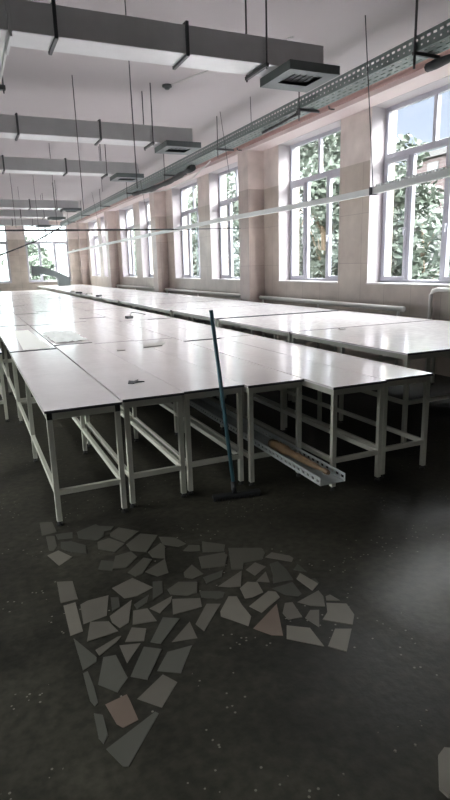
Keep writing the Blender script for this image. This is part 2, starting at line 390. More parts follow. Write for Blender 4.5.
def make_table(w, L, h, loc, label, group, detail, pairs=3, low=.23, rz=0.0, stretch2=None):
    """local frame: x 0..w, y 0..L"""
    r = thing('work_table', label, 'table', loc, rz, group)
    kk = (round(w, 3), round(L, 3), h, pairs, low)
    def top():
        m = MB(); m.box(0, w, 0, L, h - .018, h, mats=[0, 0, 1, 0, 1, 0]); return m.mesh('tabletop', [M['laminate'], M['dark_edge']])
    o = link('tabletop', cached(('top',) + kk, top), r)
    ys = [.03 + i * (L - .1) / (pairs - 1) for i in range(pairs)]
    s = .034; ins = .012
    def apron(m):
        m.box(ins, w - ins, .012, .012 + s, h - .063, h - .0185); m.box(ins, w - ins, L - .012 - s, L - .012, h - .063, h - .0185)
        m.box(ins, ins + s, .012 + s, L - .012 - s, h - .063, h - .0185); m.box(w - ins - s, w - ins, .012 + s, L - .012 - s, h - .063, h - .0185)
        return m
    legs = [(x, yy) for x in (ins, w - ins - s) for yy in [.012] + [q for q in ys[1:-1]] + [L - .012 - s]]
    def bars():
        out = []
        m = MB()
        for yy in (.012, L - .012 - s): m.box(ins + s, w - ins - s, yy + .004, yy + s - .004, low - .018, low + .018)
        for x in (ins, w - ins - s):
            q = sorted(yy for (xx, yy) in legs if xx == x)
            for a, b_ in zip(q, q[1:]): m.box(x + .004, x + s - .004, a + s, b_, low - .018, low + .018)
        return m
    if detail:
        link('apron', cached(('apron',) + kk, lambda: apron(MB()).mesh('apron', M['frame_paint'])), r)
        lm = cached(('leg', h), lambda: MB().box(0, s, 0, s, .03, h - .0635).mesh('leg', M['frame_paint']))
        fm = cached('foot', lambda: MB().tube([(s / 2, s / 2, 0), (s / 2, s / 2, .012), (s / 2, s / 2, .013), (s / 2, s / 2, .032)], [.021, .021, .009, .009], 10).mesh('foot', M['black_plastic']))
        for (x, yy) in legs:
            lo = link('leg', lm, r); lo.location = (x, yy, 0)
            link('foot', fm, lo)
        # stretchers, each a bar of its own
        def endbar(): return MB().box(ins + s, w - ins - s, .004, s - .004, low - .018, low + .018).mesh('stretcher', M['frame_paint'])
        eb = cached(('eb',) + kk, endbar)
        for yy in (.012, L - .012 - s): link('stretcher', eb, r).location = (0, yy, 0)
        for x in (ins, w - ins - s):
            q = sorted(yy for (xx, yy) in legs if xx == x)
            for a, b_ in zip(q, q[1:]):
                sb = cached(('sb', round(b_ - a, 3), low), lambda: MB().box(.004, s - .004, s, b_ - a, low - .018, low + .018).mesh('stretcher', M['frame_paint']))
                link('stretcher', sb, r).location = (x, a, 0)
        cm = cached('cap', lambda: MB().box(0, s, -.003, .0, -.042, 0).mesh('corner_cap', M['black_plastic']))
        for x in ((ins, w - ins - s) if 'left front corner' in label else ()): link('corner_cap', cm, r).location = (x, .0115, h - .02)
    else:
        def fr():
            m = apron(MB())
            for (x, yy) in legs: m.box(x, x + s, yy, yy + s, 0, h - .0635)
            b2 = bars(); k = len(m.v); m.v += b2.v; m.f += [tuple(i + k for i in f) for f in b2.f]; m.mi += b2.mi
            return m.mesh('table_frame', M['frame_paint'])
        link('table_frame', cached(('fr',) + kk, fr), r)
    return r

TH = .79
ROWS = [  # x0, x1, end lines of the tables, name
    (-.18, .275, [6.58, 9.62, 12.70, 15.75, 18.8, 21.85, 24.9, 27.4], 'the row cut by the left edge'),
    (.352, .850, [3.585, 6.58, 9.80, 12.85, 15.90, 18.95, 22.0, 25.0, 27.4], 'the first full row from the left'),
    (.866, 1.309, [3.64, 6.86, 9.62, 12.38, 15.40, 18.45, 21.5, 24.6, 27.3], 'the second full row from the left'),
    (1.310, 1.789, [3.66, 6.70, 9.74, 12.80, 15.85, 18.90, 21.95, 25.0, 27.4], 'the third full row from the left'),
    (1.790, 2.270, [3.60, 6.66, 10.40, 13.45, 16.50, 19.55, 22.6, 25.2, 27.2], 'the fourth full row from the left'),
    (2.280, 2.757, [3.235, 6.30, 9.36, 12.42, 15.48, 18.54, 21.6, 24.66, 27.3], 'the fifth full row from the left'),
    (2.761, 3.236, [3.265, 6.33, 9.39, 12.45, 15.51, 18.57, 21.63, 24.69, 27.3], 'the sixth full row from the left'),
]
FRONT = {1: 'narrow white table whose left front corner stands nearest the camera',
         2: 'narrow white table at the front with a dark scrap on its top',
         3: 'narrow white table at the front that the broom leans on',
         4: 'narrow white table at the front with the slotted tray under it',
         5: 'narrow white table jutting forward, left of the two at front right',
         6: 'narrow white table jutting forward, right of the two at front right',
         0: 'nearest narrow white table of the row cut by the left photo edge'}
for ri, (x0, x1, ys, rname) in enumerate(ROWS):
    for k in range(len(ys) - 1):
        gap = R.choice((.02, .05, .09)) if not (ri == 2 and k in (0, 1)) else .07
        L = round(ys[k + 1] - ys[k] - gap, 3)
        lab = FRONT[ri] if k == 0 else 'narrow white table, %s from the front of %s' % (ORD[k], rname)
        j = R.uniform(-.006, .006)
        make_table(round(x1 - x0 - .002, 3), L, TH, (x0 + .001 + (j * .1 if k else 0), ys[k], 0), lab, 'narrow white work tables in long rows', k < 2 and ri > 0 or (ri == 0 and k < 1))

RH = .87
ry = [3.74, 5.73, 7.80, 7.93, 10.0, 12.05, 14.0, 15.9, 17.0, 19.1, 21.2, 23.3, 25.5, 27.6, 29.6, 31.3]
k = 0
for a, b_ in zip(ry, ry[1:]):
    if b_ - a < .3: continue
    lab = ['wide white table at the right, front corner nearest the camera', 'wide white table at the right, second from the front, before a dark gap'][k] if k < 2 else \
        'wide white table in the row by the windows, %s from the front' % ORD[k]
    skew = 0.0 if k < 2 else R.uniform(-.008, .008)
    make_table(2.24, round(b_ - a - .03, 3), RH, (3.40 + (0 if k < 2 else R.uniform(-.02, .03)), a, 0), lab, 'wide white work tables by the windows', k < 2, 2 if b_ - a < 1.4 else 3, .42, skew)
    k += 1

# ------------------------------------------------------------------ things under and on the tables
# slotted tray lying on the lower bars, with a turned wooden post in it
tr = thing('slotted_tray', 'slotted metal tray lying on the lower bars under the front tables', 'tray', (1.93, 2.86, .2485), math.atan2(-.0, 1))
tr.rotation_euler = (0, 0, math.radians(-1.0)); TW = .19; TL = 3.86
MB().slotted((0, 0, 0), (0, 1, 0), (0, 0, 1), TL, .055, .06, [(.018, .036, .25, .75)]).build('side_wall', M['tray_zinc'], tr, solid=.003)
MB().slotted((TW, 0, 0), (0, 1, 0), (0, 0, 1), TL, .055, .06, [(.018, .036, .25, .75)]).build('side_wall', M['tray_zinc'], tr, solid=.003)
MB().box(0, TW, 0, TL, -.0, .003).build('tray_floor', M['tray_zinc'], tr)
po = []; rr = []
for t_, r_ in [(0, .018), (.02, .024), (.05, .024), (.06, .018), (.12, .022), (.14, .027), (.20, .028), (.28, .033), (.36, .036), (.42, .030), (.44, .038), (.47, .034), (.52, .046), (.62, .050), (.66, .040), (.68, .048), (.74, .046), (.76, .03)]:
    po.append((0, t_, 0)); rr.append(r_ * .78)
wp = MB().tube(po, rr, 14).build('turned_post', M['wood'], smooth=True)
wp.location = (2.035, 2.92, .300); wp.rotation_euler = (math.radians(.0), 0, math.radians(1.5))
tag(wp, 'turned brown wooden post lying in the slotted tray', 'post')

# broom leaning on the table edge
br_ = thing('push_broom', 'dark push broom leaning on the front table edge', 'broom', (1.60, 3.47, 0))
P0 = Vector((0, .0, .05)); P1 = Vector((-.068, .165, 1.350))
MB().tube([P0, P0.lerp(P1, .5), P1], .0145, 10).build('handle', M['broom_handle'], br_, True)
hd = MB().box(-.165, .195, -.028, .028, .016, .042).build('broom_head', M['broom_head'], br_, bevel=.006); hd.rotation_euler = (0, 0, math.radians(-8))
bs = MB(); Rb = random.Random(4)
for i in range(100):
    x = -.16 + .35 * i / 99; yy = Rb.uniform(-.024, .024); bs.box(x - .003, x + .003, yy - .006, yy + .006, 0, .017)
bo = bs.build('bristles', M['broom_head'], hd)
MB().tube([P0 - Vector((0, 0, .01)), P0.lerp(P1, .06)], .019, 10).build('socket', M['broom_head'], br_, True)

def flat_on(name, label, cat, poly, z, th, mat, group=None):
    cx = sum(p[0] for p in poly) / len(poly); cy = sum(p[1] for p in poly) / len(poly)
    o = MB().prism([(p[0] - cx, p[1] - cy) for p in poly], 0, th).build(name, mat); o.location = (cx, cy, z)
    return tag(o, label, cat, group)
Z = TH + .0005
flat_on('fabric_scrap', 'small dark crumpled scrap on the second front table', 'scrap', [(1.04, 4.15), (1.07, 4.24), (1.10, 4.20), (1.15, 4.25), (1.13, 4.18), (1.17, 4.15), (1.10, 4.16), (1.08, 4.12)], Z, .008, M['lint'])
flat_on('card_sheet', 'grey-brown flat card lying mid table behind the broom', 'card', [(1.70, 5.98), (1.93, 6.02), (2.06, 6.28), (1.80, 6.24)], Z, .012, M['card'])
flat_on('card_offcut', 'small brown offcut left of the larger flat card', 'card', [(1.39, 5.93), (1.48, 5.92), (1.50, 6.00), (1.41, 6.02)], Z, .008, M['card'])
bx_ = MB().box(-.055, .055, -.05, .05, 0, .045).build('small_box', M['lint'], bevel=.004); bx_.location = (2.545, 9.75, Z); bx_.rotation_euler = (0, 0, .3)
tag(bx_, 'small dark box with a strap lying behind it, mid tables', 'box')
pts = [(2.62, 9.83, Z + .008), (2.68, 10.2, Z + .03), (2.80, 10.5, Z + .045), (2.95, 10.55, Z + .02), (3.0, 10.3, Z + .008)]
tag(MB().tube(pts, .007, 6).build('loose_strap', M['lint'], smooth=True), 'thin dark loop of strap beside the small dark box', 'strap')
flat_on('paper_sheet', 'white glossy paper strip on the left rows of tables', 'paper', [(.50, 6.62), (.80, 6.62), (.77, 8.9), (.56, 8.9)], Z, .002, M['paper'])
# crumpled clear film
f = MB(); Rf = random.Random(9); NX, NY = 9, 16; g = [[(.90 + .40 * i / (NX - 1) + Rf.uniform(-.02, .02), 7.02 + 1.3 * j / (NY - 1) + Rf.uniform(-.03, .03), Z + .003 + Rf.uniform(0, .022)) for i in range(NX)] for j in range(NY)]
for j in range(NY - 1):
    for i in range(NX - 1): f.quad([g[j][i], g[j][i + 1], g[j + 1][i + 1], g[j + 1][i]])
tag(f.build('plastic_film', M['film'], smooth=True), 'crumpled shiny plastic film spread on the tables at left', 'film')
flat_on('wood_lath', 'thin dark lath lying across the fourth row of tables', 'lath', [(2.00, 10.12), (2.03, 10.10), (2.27, 10.60), (2.24, 10.62)], Z, .008, M['lint']) if False else None
for i, (x, yy, s_) in enumerate([(3.43, 19.5, .10), (3.50, 18.2, .09), (3.48, 16.6, .08), (3.46, 20.8, .11)]):
    o = MB().box(-s_, s_, -s_ * .7, s_ * .7, 0, .05).build('cloth_bundle', M['lint'] if i % 2 == 0 else M['card'], bevel=.01)
    o.location = (x, yy, RH + .0005); o.rotation_euler = (0, 0, .4 * i)
    tag(o, 'small dark bundle on the edge of the window-side tables, ' + ['third', 'second', 'first', 'fourth'][i] + ' from the front', 'bundle', 'small bundles at the far tables')
flat_on('crumb', 'tiny dark crumb on the wide front table at right', 'scrap', [(4.00, 5.55), (4.06, 5.53), (4.08, 5.60), (4.02, 5.62)], RH + .0005, .012, M['card'])

# bent sheet metal duct standing on the far tables
bd = thing('bent_duct', 'grey bent sheet-metal elbow standing on the far tables before the end window', 'duct', (4.6, 30.2, RH + .0005))
def side_poly(pts, y0, y1):
    m = MB(); n = len(pts); m.v = [(p[0], y0, p[1]) for p in pts] + [(p[0], y1, p[1]) for p in pts]
    m.f = [tuple(range(n)), tuple(reversed(range(n, 2 * n)))] + [(i + n, (i + 1) % n + n, (i + 1) % n, i) for i in range(n)]; m.mi = [0] * len(m.f); return m
side_poly([(-.28, 0), (.30, 0), (.30, .40), (-.10, .60), (-1.05, .98), (-1.50, 1.02), (-1.50, .56), (-1.0, .60), (-.45, .44), (-.30, .36)], -.2, .2).build('duct_body', M['diffuser'], bd)
MB().box(-1.54, -1.48, -.24, .24, .52, 1.06).build('flange', M['galv_dark'], bd)

# ------------------------------------------------------------------ air ducts under the ceiling
DZ0, DZ1, DEND = 3.44, 3.667, 3.39
DY = [(5.066, .335), (8.54, .35), (11.53, .35), (18.09, .40), (21.07, .40), (24.73, .40)]
DL = ['nearest the camera, cut by the top left edge', 'second from the camera', 'third from the camera', 'fourth from the camera', 'fifth from the camera', 'farthest from the camera']
for i, (yy, d) in enumerate(DY):
    xs = .552
    r = thing('air_duct', 'grey rectangular air duct across the ceiling, ' + DL[i], 'duct', (0, yy, 0), 0, 'air ducts hanging across the hall')
    MB().box(xs, DEND, 0, d, DZ0, DZ1).build('duct_body', M['galv'], r, bevel=.008)
    for x in (.885, 1.99):
        m = MB(); e = .022
        m.box(x - .013, x + .013, -e, -.0005, DZ0 - e, DZ1 + e); m.box(x - .013, x + .013, d + .0005, d + e, DZ0 - e, DZ1 + e)
        m.box(x - .013, x + .013, -.0005, d + .0005, DZ0 - e, DZ0 - .0005); m.box(x - .013, x + .013, -.0005, d + .0005, DZ1 + .0005, DZ1 + e)
        m.build('flange', M['galv_dark'], r)
    m = MB(); m.box(2.735, 2.765, -.05, d + .05, DZ0 - .032, DZ0 - .001)
    for q in (-.035, d + .035): m.tube([(2.75, q, DZ0 - .05), (2.75, q, CEIL - .001)], .008, 6)
    m.build('hanger', M['rod'], r)
    # outlet box at the end
    b_ = MB(); X0, X1, Y0, Y1, Z0, Z1 = 2.90, 3.44, -.20, .38, DZ0 - .080, DZ0 - .002
    b_.box(X0, X1, Y0, Y1, Z1 - .004, Z1); b_.box(X0, X0 + .006, Y0, Y1, Z0, Z1 - .004); b_.box(X1 - .006, X1, Y0, Y1, Z0, Z1 - .004)
    b_.box(X0 + .006, X1 - .006, Y0, Y0 + .006, Z0, Z1 - .004); b_.box(X0 + .006, X1 - .006, Y1 - .006, Y1, Z0, Z1 - .004)
    b_.box(X0 + .006, X1 - .006, Y0 + .006, -.09, Z0, Z0 + .004); b_.box(X0 + .006, X1 - .006, .20, Y1 - .006, Z0, Z0 + .004)
    b_.box(X0 + .006, 3.0, -.09, .20, Z0, Z0 + .004); b_.box(3.32, X1 - .006, -.09, .20, Z0, Z0 + .004)
    ob = b_.build('outlet_box', M['diffuser'], r)
    g_ = MB()
    for q in range(5): xx = 3.01 + q * .065; g_.box(xx, xx + .035, -.09, .20, Z0 + .03, Z0 + .034)
    g_.build('grille', M['galv_dark'], ob)
# trunk duct along the left
r = thing('trunk_duct', 'large main air duct running lengthwise at the top left corner', 'duct', (0, 0, 0))
MB().box(-.35, .530, 5.066, 26.5, 3.44, 3.72).build('duct_body', M['galv'], r, bevel=.008)
m = MB(); m.box(.531, .551, 5.02, 5.062, 3.385, 3.76); m.box(.531, .551, 5.062, 5.44, 3.385, 3.436); m.box(.531, .551, 5.062, 5.44, 3.722, 3.76); m.build('flange', M['galv'], r)
MB().box(.531, .5505, 5.445, 12.0, 3.432, 3.47).build('edge_angle', M['rail'], r)
for yy in (6.42, 9.9, 13.5):
    m = MB(); m.box(-.42, .59, yy, yy + .05, 3.39, 3.431); m.tube([(-.40, yy + .025, 3.36), (-.40, yy + .025, CEIL - .001)], .008, 6); m.tube([(.572, yy + .025, 3.36), (.572, yy + .025, CEIL - .001)], .008, 6); m.build('hanger', M['rod'], r)

# hanger rods left from removed lights
RODS = [(1.73, 6.0, 2.45, 'just behind the first duct, ending low over the tables'), (1.657, 8.53, 2.46, 'left of the second duct, ending low over the tables'), (1.93, 12.96, 2.59, 'behind the third duct at the left'), (2.05, 17.2, 2.75, 'far left before the fourth duct'), (1.85, 19.6, 2.8, 'far left behind the fourth duct'), (2.97, 13.0, 3.3, 'beside the end of the third duct'), (1.3, 15.4, 2.7, 'at the left edge of the photo'), (4.43, 8.65, 3.78, 'above the slotted cable tray at middle'), (5.74, 15.0, 4.14, 'short one before the second pillar')]
for (x, yy, z, lab) in RODS:
    tag(MB().tube([(x, yy, CEIL - .001), (x + .012, yy, z)], .0055, 6).build('hanger_rod', M['rod']), 'thin bare steel hanger rod ' + lab, 'rod', 'bare hanger rods')

# ceiling detector with its cable
dt = thing('smoke_detector', 'small grey round detector on the ceiling beyond the first duct', 'detector', (3.01, 8.52, CEIL))
MB().tube([(0, 0, -.001), (0, 0, -.03), (0, 0, -.031), (0, 0, -.06)], [.07, .07, .05, .03], 16).build('detector_body', M['galv_dark'], dt, True)
MB().tube([(.05, -.05, -.008), (.35, -.9, -.008), (.8, -2.2, -.008)], .005, 6).build('cord', M['white_cable'], dt)

# ------------------------------------------------------------------ cable tray, rail, cables
t = thing('cable_tray', 'perforated grey cable tray hanging along the window side', 'cable tray', (0, 0, 0))
TX = 4.42; TZ = 3.694; TY0, TY1 = 2.2, 28.6
NEAR = 12.4
HOLE = [(.034, .050, .36, .62), (.088, .110, .14, .70)]
m = MB().slotted((TX, TY0, TZ), (0, 1, 0), (0, 0, 1), NEAR - TY0, .145, .085, HOLE)
m.slotted((TX, NEAR, TZ), (0, 1, 0), (0, 0, 1), TY1 - NEAR, .145, .17, HOLE); m.build('side_wall', M['tray'], t, solid=.003)
m = MB().slotted((TX + .26, TY0, TZ), (0, 1, 0), (0, 0, 1), TY1 - TY0, .145, .17, HOLE); m.build('side_wall', M['tray'], t, solid=.003)
m = MB().slotted((TX, TY0, TZ), (0, 1, 0), (1, 0, 0), TY1 - TY0, .26, .12, [(.04, .06, .15, .75), (.12, .14, .15, .75), (.20, .22, .15, .75)]); m.build('tray_floor', M['tray'], t, solid=.003)
for i, yy in enumerate((4.95, 7.15, 9.9, 12.9, 16.2, 19.6, 23.0, 26.2)):
    m = MB(); m.box(TX - .04, TX + .30, yy - .015, yy + .015, TZ - .035, TZ - .004)
    for x in (TX - .02,) if i else (TX - .02,): m.tube([(x, yy, TZ - .16), (x, yy, CEIL - .001)], .013 if i == 0 else .008, 8)
    if i == 1: m.box(TX - .05, TX - .015, yy - .03, yy + .03, TZ - .09, TZ - .03)
    m.build('hanger', M['rod'], t)
def lump(pts, r, seed, n=8):
    """cable bundle through the points, with an uneven girth"""
    q = random.Random(seed); out = []; rr = []
    for a, b_ in zip(pts, pts[1:]):
        for j in range(8):
            u = j / 8; out.append(tuple(a[c] + (b_[c] - a[c]) * u for c in range(3))); rr.append(r * q.uniform(.75, 1.3))
    out.append(pts[-1]); rr.append(r); return MB().tube(out, rr, n)
tag(lump([(4.64, 2.380, 3.585), (4.64, 4.036, 3.585), (4.64, 5.020, 3.59)], .045, 1).build('cable_bundle', M['cable'], smooth=True), 'thick dark cable bundle under the tray at the right edge', 'cable')
tag(lump([(4.575, 11.592, 3.637), (4.575, 13.041, 3.565), (4.575, 14.490, 3.575), (4.575, 16.146, 3.653)], .055, 2).build('cable_bundle', M['cable'], smooth=True), 'sagging dark cable bundle under the tray before the second pillar', 'cable')
tag(MB().tube([(4.709, 10.971, 3.668), (4.740, 12.006, 3.492), (4.709, 13.662, 3.461), (4.657, 16.043, 3.627)], .012, 6).build('loose_cable', M['white_cable'], smooth=True), 'thin white cable looping below the sagging dark bundle', 'cable')
tag(lump([(4.450, 7.245, 3.658), (4.492, 7.866, 3.653), (4.554, 8.487, 3.668)], .018, 6, 6).build('loose_cable', M['cable'], smooth=True), 'short dark cable drooping under the tray near its clamp', 'cable')
tag(lump([(4.554, 29.001, 3.679), (4.0, 29.2, 3.38), (3.3, 29.4, 3.02), (2.5, 29.6, 2.72), (1.6, 30.2, 2.40)], .032, 3).build('cable_bundle', M['cable'], smooth=True), 'dark cable bundle descending left from the tray across the end windows', 'cable')
tag(lump([(-5.9, 11.9, 2.42), (-2, 11.9, 2.41), (0, 11.9, 2.41), (2, 11.9, 2.415), (4.2, 11.9, 2.43)], .018, 4).build('cross_cable', M['cable'], smooth=True), 'dark lumpy cable strung straight across the hall', 'cable')
tag(MB().tube([(4.2, 11.9, 2.43), (5.0, 11.9, 2.445), (5.814, 11.9, 2.46)], .011, 6).build('tie_wire', M['rod'], smooth=True), 'thin wire tying the cross cable to the nearest pillar', 'wire')

rl = thing('busbar_rail', 'white rail hanging lengthwise over the tables before the windows', 'rail', (0, 0, 0))
m = MB(); zs = [(3.4, 2.53), (4.56, 2.50), (5.74, 2.468), (6.5, 2.464), (8.0, 2.476), (10.1, 2.495), (13.4, 2.49), (19.1, 2.48), (31.3, 2.43)]
for (a, za), (b_, zb) in zip(zs, zs[1:]):
    k = len(m.v); h = .035
    m.v += [(4.55, a, za - h), (4.62, a, za - h), (4.62, a, za + h), (4.55, a, za + h), (4.55, b_, zb - h), (4.62, b_, zb - h), (4.62, b_, zb + h), (4.55, b_, zb + h)]
    m.f += [(k, k + 1, k + 5, k + 4), (k + 1, k + 2, k + 6, k + 5), (k + 2, k + 3, k + 7, k + 6), (k + 3, k, k + 4, k + 7)]; m.mi += [0] * 4
m.f += [(0, 3, 2, 1), (k + 4, k + 5, k + 6, k + 7)]; m.mi += [0, 0]
m.build('rail_body', M['rail'], rl)
for yy in (5.76, 9.6, 14.8, 20.5, 26.5):
    zc = 2.468 if yy < 9 else 2.49
    m = MB(); m.box(4.54, 4.63, yy - .025, yy + .025, zc - .045, zc + .045); m.build('clamp', M['galv_dark'] if yy < 6 else M['rail'], rl)
for i, (yt, yb, zb) in enumerate(((5.57, 5.76, 2.513), (9.6, 9.6, 2.535), (14.8, 14.8, 2.535), (20.5, 20.5, 2.535))):
    tag(MB().tube([(4.251 if i == 0 else 4.33, yt, CEIL - .001), (4.58, yb, zb + .002)], .006 if i == 0 else .0045, 6).build('hanger_rod', M['rod']),
        'thin leaning rod holding the white rail, %s from the camera' % ['nearest', 'second', 'third', 'fourth'][i], 'rod', 'rods holding the white rail')
m = MB()
for i in range(44):
    yy = 3.6 + i * .048; zc = 2.53 + (yy - 3.4) / 2.3 * -.06 + .035; m.box(4.56, 4.61, yy, yy + .026, zc - .004, zc + .028)
m.build('cable_chain', M['galv'], rl)

# ------------------------------------------------------------------ broken marble set in the floor
STONES = [
 (2, [(0.262,3.71),(0.34,3.683),(0.347,3.513),(0.253,3.501)]),
 (2, [(0.274,3.478),(0.325,3.463),(0.319,3.316),(0.292,3.26),(0.267,3.277)]),
 (1, [(0.251,3.222),(0.319,3.255),(0.382,3.134),(0.296,3.069)]),
 (3, [(0.348,3.358),(0.407,3.339),(0.481,3.244),(0.465,3.134),(0.388,3.194),(0.336,3.275)]),
 (0, [(0.259,2.895),(0.337,2.864),(0.333,2.677),(0.247,2.681)]),
 (1, [(0.256,2.651),(0.316,2.655),(0.307,2.399),(0.248,2.39)]),
 (0, [(0.335,2.622),(0.374,2.641),(0.483,2.641),(0.435,2.47),(0.319,2.452)]),
 (3, [(0.465,3.451),(0.598,3.509),(0.63,3.415),(0.606,3.306),(0.559,3.272),(0.459,3.358)]),
 (3, [(0.333,3.483),(0.438,3.465),(0.423,3.377),(0.34,3.397)]),
 (2, [(0.65,3.331),(0.722,3.393),(0.825,3.277),(0.706,3.173),(0.645,3.286)]),
 (2, [(0.554,3.252),(0.631,3.269),(0.701,3.153),(0.623,3.073),(0.539,3.159)]),
 (2, [(0.707,3.139),(0.825,3.24),(0.917,3.169),(0.791,2.987),(0.712,3.049)]),
 (2, [(0.612,3.027),(0.71,3.039),(0.726,2.958),(0.636,2.867),(0.562,2.895)]),
 (2, [(0.799,2.983),(0.902,3.06),(0.914,3.01),(0.866,2.866),(0.805,2.908)]),
 (2, [(0.631,2.813),(0.756,2.933),(0.796,2.892),(0.697,2.761),(0.659,2.754)]),
 (2, [(0.719,2.777),(0.866,2.866),(0.834,2.71),(0.767,2.699)]),
 (0, [(0.516,2.697),(0.639,2.746),(0.712,2.606),(0.615,2.566),(0.551,2.574)]),
 (3, [(0.727,2.658),(0.775,2.642),(0.744,2.533),(0.677,2.496)]),
 (0, [(0.447,2.457),(0.58,2.544),(0.517,2.367),(0.469,2.344),(0.446,2.402)]),
 (0, [(0.562,2.449),(0.631,2.436),(0.642,2.318),(0.529,2.341)]),
 (0, [(0.641,2.431),(0.777,2.484),(0.752,2.435),(0.674,2.371)]),
 (3, [(0.58,2.499),(0.674,2.552),(0.643,2.49),(0.583,2.453)]),
 (3, [(0.488,2.614),(0.524,2.596),(0.511,2.511),(0.466,2.49)]),
 (3, [(0.588,3.488),(0.697,3.419),(0.665,3.372),(0.567,3.386)]),
 (3, [(0.527,3.019),(0.597,2.964),(0.556,2.87),(0.489,2.923)]),
 (2, [(0.918,3.144),(1.007,3.086),(1.04,2.978),(0.984,2.963),(0.908,3.035)]),
 (2, [(0.992,2.905),(1.046,2.953),(1.105,2.922),(1.084,2.858),(1.027,2.877)]),
 (2, [(1.136,2.962),(1.247,2.86),(1.205,2.785),(1.089,2.834)]),
 (2, [(1.048,2.793),(1.207,2.773),(1.143,2.627),(1.015,2.664)]),
 (2, [(0.911,2.671),(0.98,2.729),(1.002,2.607),(0.93,2.589),(0.898,2.623)]),
 (2, [(0.774,2.55),(0.851,2.595),(0.942,2.549),(0.903,2.452),(0.85,2.448),(0.775,2.501)]),
 (0, [(0.768,2.457),(0.899,2.399),(0.879,2.326),(0.728,2.33)]),
 (0, [(0.8,2.212),(0.91,2.341),(0.973,2.309),(0.943,2.28),(0.817,2.145)]),
 (3, [(0.92,2.46),(1.018,2.41),(1.021,2.377),(0.975,2.353),(0.909,2.402)]),
 (3, [(0.989,2.577),(1.114,2.595),(1.077,2.533),(0.981,2.512)]),
 (2, [(1.246,2.81),(1.423,2.719),(1.413,2.657),(1.359,2.598),(1.249,2.612),(1.215,2.553),(1.159,2.577)]),
 (2, [(1.173,2.78),(1.208,2.74),(1.145,2.635),(1.11,2.638)]),
 (0, [(1.23,2.542),(1.312,2.59),(1.345,2.522),(1.247,2.465)]),
 (0, [(1.225,2.411),(1.32,2.476),(1.287,2.371)]),
 (0, [(1.39,2.614),(1.452,2.648),(1.526,2.566),(1.53,2.532),(1.5,2.501)]),
 (3, [(1.379,2.536),(1.431,2.54),(1.431,2.439),(1.411,2.335),(1.298,2.352),(1.345,2.444)]),
 (3, [(1.268,2.314),(1.395,2.316),(1.38,2.201),(1.353,2.19),(1.3,2.233)]),
 (0, [(1.026,2.458),(1.205,2.544),(1.132,2.404),(1.078,2.423)]),
 (1, [(1.121,2.392),(1.183,2.428),(1.229,2.4),(1.212,2.303),(1.142,2.288),(1.103,2.296)]),
 (1, [(1.091,2.225),(1.24,2.301),(1.272,2.278),(1.266,2.225),(1.122,2.152)]),
 (1, [(0.946,2.251),(1.035,2.35),(1.073,2.331),(1.064,2.254),(1.063,2.148),(1.017,2.087),(0.987,2.134),(0.932,2.213)]),
 (4, [(1.03,2.061),(1.223,2.182),(1.127,1.954),(1.083,1.98)]),
 (3, [(0.995,2.421),(1.031,2.394),(1.002,2.35),(0.965,2.352)]),
 (3, [(1.464,2.422),(1.517,2.465),(1.519,2.365)]),
 (1, [(1.431,2.334),(1.478,2.376),(1.508,2.241),(1.446,2.202)]),
 (3, [(1.503,2.298),(1.522,2.294),(1.516,2.245),(1.504,2.243)]),
 (0, [(1.323,2.148),(1.473,2.188),(1.466,2.133),(1.425,2.057),(1.363,2.096)]),
 (0, [(1.477,2.127),(1.505,2.13),(1.52,2.065),(1.46,2.095)]),
 (1, [(1.354,1.973),(1.408,2.012),(1.447,2.078),(1.532,2.027),(1.511,1.938),(1.455,1.877)]),
 (0, [(1.211,2.103),(1.263,2.17),(1.3,2.159),(1.279,2.032),(1.209,2.045)]),
 (0, [(1.287,2.021),(1.343,2.064),(1.384,2.047),(1.308,1.932)]),
 (1, [(1.179,2.01),(1.266,1.946),(1.252,1.809),(1.13,1.927)]),
 (1, [(1.267,1.801),(1.366,1.889),(1.434,1.855),(1.319,1.736)]),
 (0, [(0.351,2.454),(0.433,2.417),(0.456,2.322),(0.309,2.314)]),
 (5, [(0.258,2.364),(0.326,2.188),(0.319,2.158),(0.257,2.13)]),
 (0, [(0.332,2.237),(0.443,2.284),(0.46,2.282),(0.427,2.249),(0.34,2.192)]),
 (5, [(0.353,2.175),(0.406,2.165),(0.414,2.032),(0.417,2.005),(0.358,1.941),(0.297,2.019)]),
 (5, [(0.254,2.111),(0.274,2.116),(0.279,2.013),(0.276,1.921),(0.261,1.907),(0.25,1.943)]),
 (5, [(0.25,1.873),(0.279,1.85),(0.276,1.746),(0.252,1.716),(0.242,1.747)]),
 (4, [(0.3,1.898),(0.389,1.914),(0.392,1.873),(0.395,1.768),(0.334,1.756),(0.317,1.783)]),
 (0, [(0.436,2.221),(0.526,2.194),(0.437,2.091)]),
 (0, [(0.52,2.322),(0.579,2.284),(0.544,2.202),(0.465,2.233)]),
 (5, [(0.569,2.181),(0.677,2.331),(0.746,2.286),(0.606,2.149)]),
 (0, [(0.656,2.138),(0.782,2.243),(0.77,2.113)]),
 (5, [(0.429,2.005),(0.532,2.162),(0.599,2.112),(0.486,1.956)]),
 (5, [(0.539,1.988),(0.616,2.082),(0.729,2.076),(0.623,1.931)]),
 (0, [(0.42,1.872),(0.554,1.958),(0.593,1.889),(0.493,1.786)]),
 (5, [(0.256,1.689),(0.464,1.778),(0.474,1.763),(0.308,1.584),(0.292,1.592)]),
 (1, [(1.272,1.157),(1.315,1.173),(1.363,1.14),(1.247,0.998),(1.19,1.032),(1.186,1.065)]),
]

